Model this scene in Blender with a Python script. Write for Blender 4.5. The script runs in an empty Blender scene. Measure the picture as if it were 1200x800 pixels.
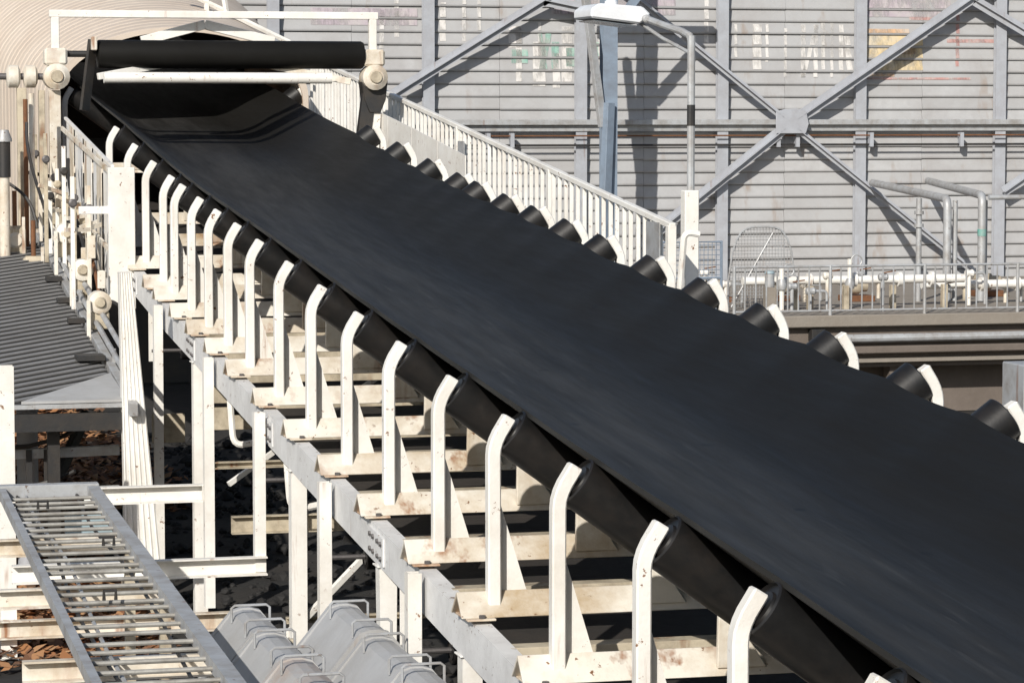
import bpy, bmesh, math, random
from mathutils import Vector, Matrix
random.seed(7)
S = bpy.context.scene
COL = S.collection
# ------------------------------------------------------------------ camera
YAW, PITCH = math.radians(14.2825), math.radians(4.4112)
CAMZ = 3.4
cd = bpy.data.cameras.new('camera'); cam = bpy.data.objects.new('camera', cd); COL.objects.link(cam)
cd.sensor_width = 36; cd.lens = 105.0; cd.clip_start = 0.1; cd.clip_end = 3000
F = Vector((math.sin(YAW)*math.cos(PITCH), math.cos(YAW)*math.cos(PITCH), -math.sin(PITCH)))
R = Vector((math.cos(YAW), -math.sin(YAW), 0)); U = R.cross(F)
cam.matrix_world = Matrix(((R.x, U.x, -F.x, 0), (R.y, U.y, -F.y, 0), (R.z, U.z, -F.z, CAMZ), (0, 0, 0, 1)))
S.camera = cam
# ------------------------------------------------------------------ sky, sun, exposure
SUN = Vector((0.48, 0.74, -0.50)).normalized()
w = bpy.data.worlds.new('World'); S.world = w; w.use_nodes = True
nt = w.node_tree; nt.nodes.clear()
wo = nt.nodes.new('ShaderNodeOutputWorld'); bg = nt.nodes.new('ShaderNodeBackground'); sk = nt.nodes.new('ShaderNodeTexSky')
sk.sky_type = 'NISHITA'; sk.sun_disc = False
sk.sun_elevation = math.asin(-SUN.z); sk.sun_rotation = math.atan2(-SUN.x, -SUN.y)
bg.inputs[1].default_value = 0.09
nt.links.new(sk.outputs[0], bg.inputs[0]); nt.links.new(bg.outputs[0], wo.inputs[0])
sl = bpy.data.lights.new('sun', 'SUN'); so = bpy.data.objects.new('sun', sl); COL.objects.link(so)
sl.energy = 4.6; sl.angle = math.radians(0.5); sl.color = (1.0, 0.95, 0.87)
so.location = (-10, -20, 30); so.rotation_euler = SUN.to_track_quat('-Z', 'Y').to_euler()
S.view_settings.view_transform = 'Standard'; S.view_settings.look = 'None'
S.view_settings.exposure = 0.12; S.view_settings.gamma = 1.0; S.view_settings.use_curve_mapping = False
S.render.engine = 'CYCLES'
# ------------------------------------------------------------------ helpers
class MB:
    def __init__(s): s.v = []; s.f = []
    def add(s, vs, fs):
        n = len(s.v); s.v += [tuple(v) for v in vs]; s.f += [tuple(i+n for i in f) for f in fs]; return s
    def box(s, x0, x1, y0, y1, z0, z1):
        return s.add([(x0,y0,z0),(x1,y0,z0),(x1,y1,z0),(x0,y1,z0),(x0,y0,z1),(x1,y0,z1),(x1,y1,z1),(x0,y1,z1)],
                     [(0,3,2,1),(4,5,6,7),(0,1,5,4),(1,2,6,5),(2,3,7,6),(3,0,4,7)])
    def prism(s, poly, ax, a, b):
        """poly of 2D points: ax 'y' -> (x,z), 'x' -> (y,z), 'z' -> (x,y)"""
        def m(p, t): return (p[0],t,p[1]) if ax == 'y' else (t,p[0],p[1]) if ax == 'x' else (p[0],p[1],t)
        n = len(poly)
        return s.add([m(p, a) for p in poly]+[m(p, b) for p in poly],
                     [tuple(range(n)), tuple(range(2*n-1, n-1, -1))]+[(i, i+n, (i+1) % n+n, (i+1) % n) for i in range(n)])
    def beam(s, p, q, w_, h_, up=(0,0,1)):
        p = Vector(p); q = Vector(q); d = (q-p).normalized(); r = d.cross(Vector(up))
        if r.length < 1e-4: r = d.cross(Vector((0,1,0)))
        r.normalize(); u = r.cross(d)
        vs = [c+r*(i*w_/2)+u*(j*h_/2) for c in (p, q) for i, j in ((-1,-1),(1,-1),(1,1),(-1,1))]
        return s.add(vs, [(3,2,1,0),(4,5,6,7),(0,1,5,4),(1,2,6,5),(2,3,7,6),(3,0,4,7)])
    def tube(s, pts, r, seg=12, caps=True, r2=None):
        pts = [Vector(p) for p in pts]; n = len(pts); base = len(s.v); rr = r
        a = None
        for i, p in enumerate(pts):
            d = (pts[min(i+1, n-1)]-pts[max(i-1, 0)]).normalized()
            if a is None:
                a = d.cross(Vector((0,0,1)))
                if a.length < 1e-3: a = d.cross(Vector((0,1,0)))
            a = a-d*a.dot(d); a.normalize(); b = a.cross(d)
            rad = r if r2 is None else r+(r2-r)*i/(n-1)
            for k in range(seg):
                t = 2*math.pi*k/seg; s.v.append(tuple(p+a*math.cos(t)*rad+b*math.sin(t)*rad))
        for i in range(n-1):
            for k in range(seg):
                s.f.append((base+i*seg+k, base+(i+1)*seg+k, base+(i+1)*seg+(k+1) % seg, base+i*seg+(k+1) % seg))
        if caps:
            s.f.append(tuple(base+k for k in range(seg))); s.f.append(tuple(base+(n-1)*seg+k for k in range(seg-1, -1, -1)))
        return s
    def lathe(s, p, ax, prof, seg=16):
        """prof: (distance along axis, radius)"""
        p = Vector(p); ax = Vector(ax).normalized(); a = ax.cross(Vector((0,0,1)))
        if a.length < 1e-3: a = ax.cross(Vector((0,1,0)))
        a.normalize(); b = a.cross(ax); base = len(s.v); n = len(prof)
        for t, r in prof:
            for k in range(seg):
                g = 2*math.pi*k/seg; s.v.append(tuple(p+ax*t+a*math.cos(g)*r+b*math.sin(g)*r))
        for i in range(n-1):
            for k in range(seg):
                s.f.append((base+i*seg+k, base+(i+1)*seg+k, base+(i+1)*seg+(k+1) % seg, base+i*seg+(k+1) % seg))
        s.f.append(tuple(base+k for k in range(seg))); s.f.append(tuple(base+(n-1)*seg+k for k in range(seg-1, -1, -1)))
        return s
    def mesh(s, name, mat, org=(0,0,0), bev=0.0, smooth=True):
        me = bpy.data.meshes.new(name); o = Vector(org)
        me.from_pydata([tuple(Vector(v)-o) for v in s.v], [], s.f)
        bm = bmesh.new(); bm.from_mesh(me)
        bmesh.ops.recalc_face_normals(bm, faces=bm.faces)
        if bev:
            es = [e for e in bm.edges if len(e.link_faces) == 2 and e.calc_face_angle() > 0.6]
            bmesh.ops.bevel(bm, geom=es, offset=bev, segments=1, affect='EDGES', profile=0.5, clamp_overlap=True)
        bm.to_mesh(me); bm.free()
        if smooth:
            for p in me.polygons: p.use_smooth = True
            me.set_sharp_from_angle(angle=math.radians(32))
        me.materials.append(M[mat]); return me
ORG = {}
def link(o, org, parent):
    COL.objects.link(o); org = Vector(org); ORG[o.name] = org
    if parent: o.parent = parent; o.location = org-ORG[parent.name]
    else: o.location = org
    return o
def tag(o, label=None, category=None, group=None, kind=None):
    for k, v in (('label', label), ('category', category), ('group', group), ('kind', kind)):
        if v: o[k] = v
    return o
def root(name, loc, label, cat, group=None):
    e = bpy.data.objects.new(name, None); e.empty_display_size = 0.1; link(e, loc, None); return tag(e, label, cat, group)
def put(name, mb, mat, parent=None, bev=0.0, org=None, smooth=True, **t):
    if org is None:
        xs = [v[0] for v in mb.v]; ys = [v[1] for v in mb.v]; zs = [v[2] for v in mb.v]
        org = ((min(xs)+max(xs))/2, (min(ys)+max(ys))/2, min(zs))
    return tag(link(bpy.data.objects.new(name, mb.mesh(name, mat, org, bev, smooth)), org, parent), **t)
def inst(name, me, org, parent=None, rot=None, sc=None, **t):
    o = link(bpy.data.objects.new(name, me), org, parent)
    if rot: o.rotation_euler = rot
    if sc: o.scale = sc
    return tag(o, **t)
# ------------------------------------------------------------------ materials
M = {}
def mat(name, col, rough=0.6, metal=0.0, grime=None, gscale=3.0, gamt=0.5, streak=None, samt=0.0, fine=0.12, bump=0.15, bscale=60, rnd=0.0, spec=0.5, sscale=(14, 14, 1.2), sth=0.62, stretch=(1,1,1), chip=None, alpha=False):
    m = bpy.data.materials.new(name); m.use_nodes = True; n = m.node_tree; L = n.links.new
    b = n.nodes['Principled BSDF']; b.inputs['Roughness'].default_value = rough; b.inputs['Metallic'].default_value = metal
    b.inputs['Specular IOR Level'].default_value = spec
    geo = n.nodes.new('ShaderNodeNewGeometry')
    mp = n.nodes.new('ShaderNodeMapping'); mp.inputs['Scale'].default_value = stretch; L(geo.outputs['Position'], mp.inputs[0]); pos = mp.outputs[0]
    def noise(sc, det=5, vec=None, rg=0.6):
        t = n.nodes.new('ShaderNodeTexNoise'); t.inputs['Scale'].default_value = sc; t.inputs['Detail'].default_value = det; t.inputs['Roughness'].default_value = rg
        L(vec or pos, t.inputs['Vector']); return t.outputs['Fac']
    def ramp(src, lo, hi):
        r = n.nodes.new('ShaderNodeMapRange'); r.inputs[1].default_value = lo; r.inputs[2].default_value = hi; L(src, r.inputs[0]); return r.outputs[0]
    def mul(a, k):
        r = n.nodes.new('ShaderNodeMath'); r.operation = 'MULTIPLY'; L(a, r.inputs[0])
        if isinstance(k, float): r.inputs[1].default_value = k
        else: L(k, r.inputs[1])
        return r.outputs[0]
    def mix(c, d, fac, mode='MIX'):
        r = n.nodes.new('ShaderNodeMix'); r.data_type = 'RGBA'; r.blend_type = mode; L(fac, r.inputs[0])
        if isinstance(c, tuple): r.inputs[6].default_value = (*c, 1)
        else: L(c, r.inputs[6])
        if isinstance(d, tuple): r.inputs[7].default_value = (*d, 1)
        else: L(d, r.inputs[7])
        return r.outputs[2]
    c = mix(col, tuple(max(0, x*(1-fine*2)) for x in col), noise(9.0, 6))
    if rnd:
        oi = n.nodes.new('ShaderNodeObjectInfo'); c = mix(c, tuple(x*(1-rnd) for x in col), oi.outputs['Random'])
    if grime: c = mix(c, grime, mul(ramp(noise(gscale, 8, rg=0.7), 0.42, 0.72), gamt))
    if streak:
        mp2 = n.nodes.new('ShaderNodeMapping'); mp2.inputs['Scale'].default_value = sscale; L(geo.outputs['Position'], mp2.inputs[0])
        s1 = ramp(noise(1.0, 4, mp2.outputs[0]), sth, sth+0.1); s2 = ramp(noise(1.7, 3), 0.45, 0.62)
        c = mix(c, streak, mul(mul(s1, s2), samt))
    if chip:
        c1 = ramp(noise(26, 6, rg=0.65), 0.63, 0.66); c2 = ramp(noise(2.1, 3), 0.44, 0.56)
        c = mix(c, chip, mul(c1, c2))
    L(c, b.inputs['Base Color'])
    if alpha:   # paint worn away in patches and runs
        mp3 = n.nodes.new('ShaderNodeMapping'); mp3.inputs['Scale'].default_value = (16,16,2.2); L(geo.outputs['Position'], mp3.inputs[0])
        av = n.nodes.new('ShaderNodeMath'); av.operation = 'ADD'; L(noise(1.0, 6, mp3.outputs[0], 0.7), av.inputs[0]); L(noise(2.4, 6), av.inputs[1])
        L(ramp(av.outputs[0], 0.66, 1.06), b.inputs['Alpha'])
    if bump:
        bp = n.nodes.new('ShaderNodeBump'); bp.inputs['Strength'].default_value = bump; bp.inputs['Distance'].default_value = 0.01
        L(noise(bscale, 4), bp.inputs['Height']); L(bp.outputs[0], b.inputs['Normal'])
    rr = n.nodes.new('ShaderNodeMapRange'); rr.inputs[3].default_value = max(0.05, rough-0.12); rr.inputs[4].default_value = min(1, rough+0.12)
    L(noise(20, 4), rr.inputs[0]); L(rr.outputs[0], b.inputs['Roughness'])
    M[name] = m; return m
mat('white_paint', (0.82,0.805,0.765), 0.55, grime=(0.36,0.29,0.20), gscale=2.3, gamt=0.38, streak=(0.26,0.10,0.03), samt=0.8, fine=0.07, chip=(0.20,0.10,0.05), rnd=0.06)
mat('white_beam', (0.78,0.74,0.66), 0.6, grime=(0.36,0.255,0.135), gscale=1.9, gamt=0.95, streak=(0.24,0.09,0.025), samt=0.9, fine=0.12, sscale=(7,7,0.9), sth=0.54, chip=(0.17,0.08,0.035))
mat('rusty_white', (0.70,0.62,0.50), 0.7, grime=(0.30,0.12,0.035), gscale=6, gamt=1.0, streak=(0.2,0.07,0.02), samt=1.0, chip=(0.16,0.06,0.02))
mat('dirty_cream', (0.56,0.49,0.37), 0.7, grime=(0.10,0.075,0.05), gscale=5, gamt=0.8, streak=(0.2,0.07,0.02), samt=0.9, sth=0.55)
mat('grey_channel', (0.76,0.76,0.755), 0.55, grime=(0.33,0.32,0.31), gscale=4, gamt=0.45, chip=(0.16,0.10,0.07), streak=(0.2,0.08,0.03), samt=0.4)
mat('belt_rubber', (0.0105,0.0098,0.0086), 0.56, grime=(0.016,0.0155,0.0145), gscale=4.5, gamt=0.5, fine=0.2, bump=0.06, bscale=90, spec=0.16, stretch=(1.0,0.045,1.0))
def painted_sheen_streaks():
    m = M['belt_rubber'].copy(); m.name = 'belt_sheen_streaks'; M['belt_sheen_streaks'] = m; n = m.node_tree; L = n.links.new
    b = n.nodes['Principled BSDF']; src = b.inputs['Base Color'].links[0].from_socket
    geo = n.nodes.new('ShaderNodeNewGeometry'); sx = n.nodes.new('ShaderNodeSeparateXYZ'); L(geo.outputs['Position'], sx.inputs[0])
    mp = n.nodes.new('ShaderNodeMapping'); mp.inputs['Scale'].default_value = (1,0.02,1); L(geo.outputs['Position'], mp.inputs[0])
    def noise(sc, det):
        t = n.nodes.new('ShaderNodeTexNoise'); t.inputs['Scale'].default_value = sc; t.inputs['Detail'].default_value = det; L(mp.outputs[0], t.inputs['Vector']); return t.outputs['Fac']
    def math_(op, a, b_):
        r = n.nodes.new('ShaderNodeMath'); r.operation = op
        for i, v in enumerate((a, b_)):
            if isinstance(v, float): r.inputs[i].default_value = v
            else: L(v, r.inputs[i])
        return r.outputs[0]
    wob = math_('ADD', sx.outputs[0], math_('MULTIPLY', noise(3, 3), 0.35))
    r = n.nodes.new('ShaderNodeMapRange'); r.interpolation_type = 'SMOOTHSTEP'; r.inputs[1].default_value = 4.85; r.inputs[2].default_value = 4.05; L(wob, r.inputs[0])  # grazing sheen painted as a paler left and centre, right wing darker
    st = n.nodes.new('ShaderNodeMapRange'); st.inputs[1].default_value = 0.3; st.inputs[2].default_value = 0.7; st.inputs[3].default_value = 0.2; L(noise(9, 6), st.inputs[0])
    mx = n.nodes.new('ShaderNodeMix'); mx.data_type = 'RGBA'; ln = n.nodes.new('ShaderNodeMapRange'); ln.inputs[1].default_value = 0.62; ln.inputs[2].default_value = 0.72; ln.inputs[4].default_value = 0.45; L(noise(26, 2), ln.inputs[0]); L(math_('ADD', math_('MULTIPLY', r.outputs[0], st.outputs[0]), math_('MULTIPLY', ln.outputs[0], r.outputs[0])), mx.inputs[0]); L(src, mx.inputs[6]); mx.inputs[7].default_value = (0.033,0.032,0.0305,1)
    # oily spots and scuffs
    v = n.nodes.new('ShaderNodeTexVoronoi'); v.voronoi_dimensions = '2D'; v.inputs['Scale'].default_value = 1.0; L(geo.outputs['Position'], v.inputs['Vector'])
    sp = n.nodes.new('ShaderNodeMapRange'); sp.inputs[1].default_value = 0.035; sp.inputs[2].default_value = 0.018; L(v.outputs['Distance'], sp.inputs[0])
    m2 = n.nodes.new('ShaderNodeMix'); m2.data_type = 'RGBA'; L(math_('MULTIPLY', sp.outputs[0], 0.6), m2.inputs[0]); L(mx.outputs[2], m2.inputs[6]); m2.inputs[7].default_value = (0.006,0.006,0.006,1)
    L(m2.outputs[2], b.inputs['Base Color'])
painted_sheen_streaks()
mat('return_rubber', (0.035,0.031,0.028), 0.7, grime=(0.07,0.055,0.045), gscale=2, gamt=0.5)
mat('roller_black', (0.0085,0.0085,0.0088), 0.46, grime=(0.030,0.024,0.020), gscale=7, gamt=0.5, bump=0.05, spec=0.4)
mat('black_steel', (0.022,0.022,0.023), 0.55, grime=(0.06,0.045,0.03), gscale=6, gamt=0.5)
mat('rusty_steel', (0.20,0.085,0.035), 0.85, grime=(0.06,0.03,0.02), gscale=14, gamt=0.7, bump=0.4)
mat('bolt_steel', (0.16,0.15,0.15), 0.5, 0.6)
mat('galvanised', (0.46,0.475,0.49), 0.5, 0.2, grime=(0.22,0.19,0.16), gscale=6, gamt=0.75, streak=(0.2,0.09,0.04), samt=0.6, chip=(0.14,0.09,0.06))
mat('blue_grey_steel', (0.41,0.43,0.47), 0.6, grime=(0.25,0.24,0.25), gscale=5, gamt=0.5, streak=(0.18,0.09,0.05), samt=0.5)
mat('mast_paint', (0.23,0.29,0.37), 0.55, grime=(0.12,0.13,0.15), gscale=4, gamt=0.6)
mat('cladding', (0.44,0.443,0.45), 0.65, grime=(0.27,0.255,0.25), gscale=1.6, gamt=0.6, streak=(0.24,0.17,0.12), samt=0.55, rnd=0.2, sscale=(5,5,1.0), sth=0.57)
mat('cladding_dark', (0.10,0.095,0.09), 0.9)
mat('concrete', (0.17,0.14,0.12), 0.9, grime=(0.11,0.09,0.075), gscale=2.2, gamt=0.8, bump=0.4, bscale=25)
mat('concrete_light', (0.27,0.24,0.205), 0.9, grime=(0.2,0.17,0.14), gscale=3, gamt=0.7, bump=0.4, bscale=25)
mat('hood_sheet', (0.60,0.515,0.43), 0.55, grime=(0.40,0.31,0.24), gscale=1.5, gamt=0.4, fine=0.07)
mat('roof_pan', (0.035,0.034,0.034), 0.9, grime=(0.07,0.065,0.06), gscale=4, gamt=0.6)  # near-black colour stands in for shade in the pans between ribs
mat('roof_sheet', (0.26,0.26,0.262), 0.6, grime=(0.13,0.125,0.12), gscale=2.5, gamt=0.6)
mat('cover_grey', (0.43,0.435,0.44), 0.5, grime=(0.27,0.255,0.23), gscale=3, gamt=0.5, streak=(0.30,0.17,0.09), samt=0.35)
mat('cover_rusty', (0.43,0.425,0.42), 0.55, grime=(0.32,0.185,0.105), gscale=3.4, gamt=0.8)
mat('teal_paint', (0.10,0.36,0.31), 0.6, grime=(0.32,0.36,0.34), gscale=6, gamt=0.7)
mat('pale_blue', (0.32,0.43,0.48), 0.6, grime=(0.2,0.2,0.2), gscale=4, gamt=0.5)
mat('coal_ground', (0.020,0.019,0.018), 0.95, grime=(0.045,0.038,0.032), gscale=1.2, gamt=0.8, bump=0.8, bscale=14)
mat('coal_lump', (0.018,0.017,0.017), 0.85, rnd=0.3, bump=0.4, bscale=30)
mat('yard_concrete', (0.16,0.145,0.13), 0.95, grime=(0.05,0.045,0.04), gscale=0.8, gamt=0.8, bump=0.3)
mat('dead_leaf', (0.30,0.12,0.05), 0.8, bump=0)
n_ = M['dead_leaf'].node_tree; g_ = n_.nodes.new('ShaderNodeNewGeometry'); r_ = n_.nodes.new('ShaderNodeValToRGB')
for k_, (p_, c_) in enumerate(((0.0,(0.10,0.06,0.035)),(0.35,(0.22,0.10,0.05)),(0.7,(0.30,0.13,0.05)),(1.0,(0.38,0.23,0.12)))):
    e_ = r_.color_ramp.elements[k_] if k_ < 2 else r_.color_ramp.elements.new(p_)
    e_.position = p_; e_.color = (*c_, 1)
n_.links.new(g_.outputs['Random Per Island'], r_.inputs[0]); n_.links.new(r_.outputs[0], n_.nodes['Principled BSDF'].inputs['Base Color'])
mat('lamp_white', (0.78,0.80,0.83), 0.4, grime=(0.5,0.5,0.5), gscale=5, gamt=0.3)
mat('lamp_glass', (0.12,0.14,0.16), 0.15)
mat('faded_white', (0.68,0.66,0.64), 0.8, grime=(0.47,0.455,0.43), gscale=9, gamt=1.0, alpha=True)
mat('faded_teal', (0.27,0.48,0.41), 0.8, grime=(0.47,0.46,0.43), gscale=7, gamt=1.0, alpha=True)
mat('faded_yellow', (0.68,0.54,0.32), 0.8, grime=(0.50,0.47,0.41), gscale=4, gamt=1.0, alpha=True)
mat('faded_orange', (0.62,0.40,0.24), 0.8, grime=(0.48,0.45,0.41), gscale=6, gamt=1.0, alpha=True)
mat('faded_red', (0.47,0.26,0.24), 0.8, grime=(0.47,0.45,0.43), gscale=8, gamt=1.0, alpha=True)
mat('faded_purple', (0.44,0.38,0.42), 0.8, grime=(0.47,0.455,0.43), gscale=3, gamt=1.0, alpha=True)

# ------------------------------------------------------------------ belt line (height of the idler tips along Y)
TY = [4.0, 8.627, 9.651, 10.739, 11.756, 12.749, 13.816, 14.84, 15.841, 16.839, 17.868, 18.697, 19.528, 20.313, 21.16, 21.733, 22.722, 23.856, 25.074, 28.696, 60]
TZ = [-1.82, -1.457, -1.387, -1.316, -1.236, -1.159, -1.087, -1.014, -.932, -.856, -.772, -.704, -.644, -.584, -.52, -.468, -.375, -.26, -.128, 0.227, 3.3]
def tip(y):
    for i in range(len(TY)-1):
        if y <= TY[i+1]: t = (y-TY[i])/(TY[i+1]-TY[i]); return CAMZ+TZ[i]+(TZ[i+1]-TZ[i])*t
    return CAMZ+TZ[-1]
def tips(y): return sum(tip(y+d) for d in (-.9,-.45,0,.45,.9))/5
XC = 4.074
ORD = ['first','second','third','fourth','fifth','sixth','seventh','eighth','ninth','tenth','eleventh','twelfth','thirteenth','fourteenth','fifteenth','sixteenth','seventeenth','eighteenth','nineteenth','twentieth','twenty-first','twenty-second','twenty-third','twenty-fourth','twenty-fifth']

# ================================================================== SETTING
def sheet(name, x0, x1, y0, y1, z, n, m, amp=0.0):
    mb = MB(); rg = random.Random(3)
    for j in range(n+1):
        for i in range(n+1): mb.v.append((x0+(x1-x0)*i/n, y0+(y1-y0)*j/n, z+rg.uniform(-amp, amp)))
    for j in range(n):
        for i in range(n): a = j*(n+1)+i; mb.f.append((a, a+1, a+n+2, a+n+1))
    return put(name, mb, m, kind='structure', org=(0,0,z))
sheet('ground', -900, 900, -900, 900, -0.05, 8, 'yard_concrete')
sheet('coal_yard_ground', -12, 24, 2, 37, 0.0, 90, 'coal_ground', 0.03)
# ------------------------------------------------------------------ clad building wall
YW = 38.0
wall = root('clad_wall', (11, YW, 0), 'long warm grey lap-clad building wall with cross bracing behind the conveyor', 'wall')
ROW = 0.1665; NR = 40; Z0 = 0.75
def board_mesh(L_, nm):
    mb = MB(); mb.prism([(0.0,0.0),(-0.030,0.004),(-0.036,0.018),(-0.036,0.03),(-0.004,ROW-0.002),(0.0,ROW-0.002)], 'x', -L_/2, L_/2)
    return mb.mesh(nm, 'cladding', smooth=False)
BL = 1.967; seams = [9.5+BL*(i-8) for i in range(18)]
bme = board_mesh(BL-0.004, 'cladding_board')
rest = MB()
for i in range(17):
    xa = seams[i]; xm = xa+BL/2
    for r in range(NR):
        z = Z0+r*ROW; dy = random.uniform(-.004, .004); dz = random.uniform(-.004, .004)
        if 5.0 < xm < 18.5 and z < 4.45:
            inst('cladding_board', bme, (xm, YW+dy, z+dz), wall)
        else:
            rest.prism([(YW+dy,z),(YW-0.030+dy,z+0.004),(YW-0.036+dy,z+0.018),(YW-0.036+dy,z+0.03),(YW-0.004+dy,z+ROW-0.002),(YW+dy,z+ROW-0.002)], 'x', xa+.002, xa+BL-.002)
put('cladding_boards', rest, 'cladding', wall, kind='stuff', smooth=False)
put('backing_wall', MB().box(seams[0], seams[-1], YW+0.01, YW+0.4, 0, Z0+NR*ROW), 'cladding_dark', wall)
# paint left on the boards (faded letters and blocks), each stroke laid on the face of every board it crosses
def strokes(nm, m, rects):
    mb = MB()
    for q in rects:
        x0, x1, za, zb = q[:4]; sh = q[4] if len(q) > 4 else 0.0
        for r in range(NR):
            z = Z0+r*ROW; lo = max(za, z+0.032); hi = min(zb, z+ROW-0.006)
            if hi-lo < 0.01: continue
            f = lambda q: YW-0.036+(q-z-0.03)/(ROW-0.032)*0.032-0.008
            g0 = sh*(lo-za); g1 = sh*(hi-za); mb.add([(x0+g0,f(lo),lo),(x1+g0,f(lo),lo),(x1+g1,f(hi),hi),(x0+g1,f(hi),hi)], [(0,1,2,3)])
    put(nm, mb, m, wall, smooth=False)
strokes('painted_lettering', 'faded_white', [(9.62,9.80,4.22,4.5),(9.72,9.8,3.78,4.5),(9.95,10.12,3.72,4.3),(10.02,10.06,4.1,4.55),(10.22,10.32,3.7,4.15),(10.34,10.48,3.74,4.5),(10.84,10.92,3.7,4.5),(11.0,11.1,3.8,4.5),
    (12.72,12.76,4.1,4.55),(12.98,13.10,3.95,4.55),(13.16,13.2,4.05,4.55),(13.42,13.46,3.85,4.5),(13.66,13.72,3.85,4.55),(13.66,13.72,3.85,4.55,.28),(13.84,13.9,3.85,4.55),(13.95,14.0,3.95,4.6),(14.08,14.12,3.85,4.6),(14.2,14.26,3.9,4.55),(14.32,14.4,3.9,4.4,-.1),(9.0,9.05,4.3,4.9),(9.2,9.25,4.4,4.9),(8.7,8.78,4.3,4.8),(8.1,8.16,4.35,4.9),(7.9,7.96,4.2,4.7),(12.3,12.36,4.3,4.9)])
strokes('painted_green_letters', 'faded_teal', [(9.66,9.88,4.02,4.2),(10.02,10.10,3.9,4.42,.2),(10.1,10.15,3.9,4.42,-.15),(10.20,10.30,3.95,4.3),(10.40,10.54,3.98,4.22),(10.78,10.84,4.0,4.3)])
strokes('painted_yellow_block', 'faded_yellow', [(14.5,15.4,3.92,4.42)])
strokes('painted_orange_stripe', 'faded_orange', [(14.55,15.2,4.42,4.5),(14.9,15.3,4.16,4.24),(14.6,15.0,3.86,3.9)])
strokes('painted_red_stripe', 'faded_red', [(15.75,16.6,4.32,4.37),(14.5,16.1,3.82,3.85),(15.88,15.93,4.0,4.7),(15.2,15.6,4.62,4.68)])
strokes('painted_purple_band', 'faded_purple', [(7.0,8.4,4.5,4.72),(10.2,11.9,4.66,4.9),(14.6,15.8,4.66,4.92)])
YF = YW-0.13
for x in (2.4, 4.45, 6.5, 8.53, 10.58, 12.53, 14.48, 16.5, 18.5, 20.5):
    c = MB(); c.box(x-.075, x+.075, YF-.012, YF, 0, 7.2); c.box(x-.006, x+.006, YF, YW-.05, 0, 7.2); c.box(x-.075, x+.075, YW-.06, YW-.05, 0, 7.2)
    col = put('wall_column', c, 'blue_grey_steel', wall)
g = MB(); g.box(seams[0], seams[-1], YF-.10, YF-.016, 3.215, 3.285); g.box(seams[0], seams[-1], YF-.03, YF-.018, 3.13, 3.225)
put('wall_girt', g, 'galvanised', wall, bev=.004)
put('sill_pipe', MB().tube([(seams[0], YF-.09, 3.07),(seams[-1], YF-.09, 3.075)], .010, 8), 'rusty_steel', wall)
put('conduit', MB().tube([(seams[0], YF-.06, 2.95),(seams[-1], YF-.06, 2.95)], .014, 8), 'black_steel', wall)
for x in (9.3, 9.62, 13.28, 13.55, 14.6, 15.9): put('pipe_clamp', MB().box(x-.025, x+.025, YF-.115, YF-.016, 2.92, 3.11), 'blue_grey_steel', wall)
nx, nz = 13.43, 3.23
put('brace_node', MB().prism([(nx-.22,nz-.13),(nx+.2,nz-.13),(nx+.24,nz),(nx+.2,nz+.17),(nx+.06,nz+.2),(nx-.1,nz+.19),(nx-.22,nz+.16)], 'y', YF-.20, YF-.18), 'blue_grey_steel', wall, bev=.004)
for px, pz, w_ in ((11.43,4.76,.085),(15.98,4.9,.16),(12.32,2.38,.15),(15.65,1.55,.085)):
    d = Vector((px-nx, 0, pz-nz)).normalized(); q = Vector((nx, YF-.13, nz))
    e = Vector((px, YF-.13, pz)); e += d*(1.6 if pz > nz else 0.9)
    b = MB(); b.beam(q+d*.1, e, .012, w_, up=(0,-1,0) if 0 else (0,0,1)); b.beam(q+d*.1+Vector((0,-.035,0)), e+Vector((0,-.035,0)), .07, .01)
    put('diagonal_brace', b, 'blue_grey_steel', wall)
for a, b_ in (((8.23,3.73),(10.1,4.87)),((17.9,3.2),(16.5,2.3)),((10.04,4.83),(10.6,4.72)),((8.23,3.73),(6.5,2.65)),((16.05,4.88),(17.3,4.2))):
    b = MB(); b.beam((a[0],YF-.13,a[1]), (b_[0],YF-.13,b_[1]), .012, .14); b.beam((a[0],YF-.16,a[1]), (b_[0],YF-.16,b_[1]), .06, .01)
    put('diagonal_brace', b, 'blue_grey_steel', wall)

# ------------------------------------------------------------------ pipe deck in front of the wall
deck = root('pipe_deck', (13, 34, 0), 'brown concrete pipe deck with banded edge below the clad wall', 'deck')
put('slab', MB().box(9.6, 20, 31.0, YW-.2, 1.02, 1.15), 'concrete_light', deck, bev=.01)
put('face_wall', MB().box(9.62, 20, 31.12, 31.4, .56, 1.02), 'concrete', deck)
put('recess_wall', MB().box(9.62, 20, 31.55, 31.7, 0, 1.01), 'concrete', deck)
for x in (10.6,12.4,14.2,16.0): put('pier', MB().box(x-.1,x+.1,31.2,31.4,0,.558), 'concrete', deck)
put('kerb_beam', MB().box(9.7, 20, 30.98, 31.118, .72, .80), 'concrete', deck, bev=.01)
put('edge_pipe', MB().tube([(11.6,31.0,.89),(20,31.0,.90)], .048, 10), 'galvanised', deck)
put('junction_box', MB().box(11.30,11.46,30.98,31.118,.86,1.0), 'black_steel', deck, bev=.01)
put('edge_strip', MB().box(9.7,20,31.02,31.118,.62,.66), 'concrete_light', deck)
rail = root('deck_railing', (13, 31.06, 1.15), 'thin grey baluster railing along the edge of the pipe deck', 'railing')
put('top_rail', MB().tube([(10.42,31.06,1.69),(16,31.06,1.69)], .014, 8), 'galvanised', rail)
put('bottom_rail', MB().tube([(10.42,31.06,1.20),(16,31.06,1.20)], .012, 8), 'galvanised', rail)
bal = MB().tube([(0,0,0),(0,0,.49)], .0095, 6).mesh('baluster', 'galvanised')
pst = MB().tube([(0,0,0),(0,0,.56)], .019, 8).mesh('post', 'galvanised')
x = 10.42; i = 0
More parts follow.
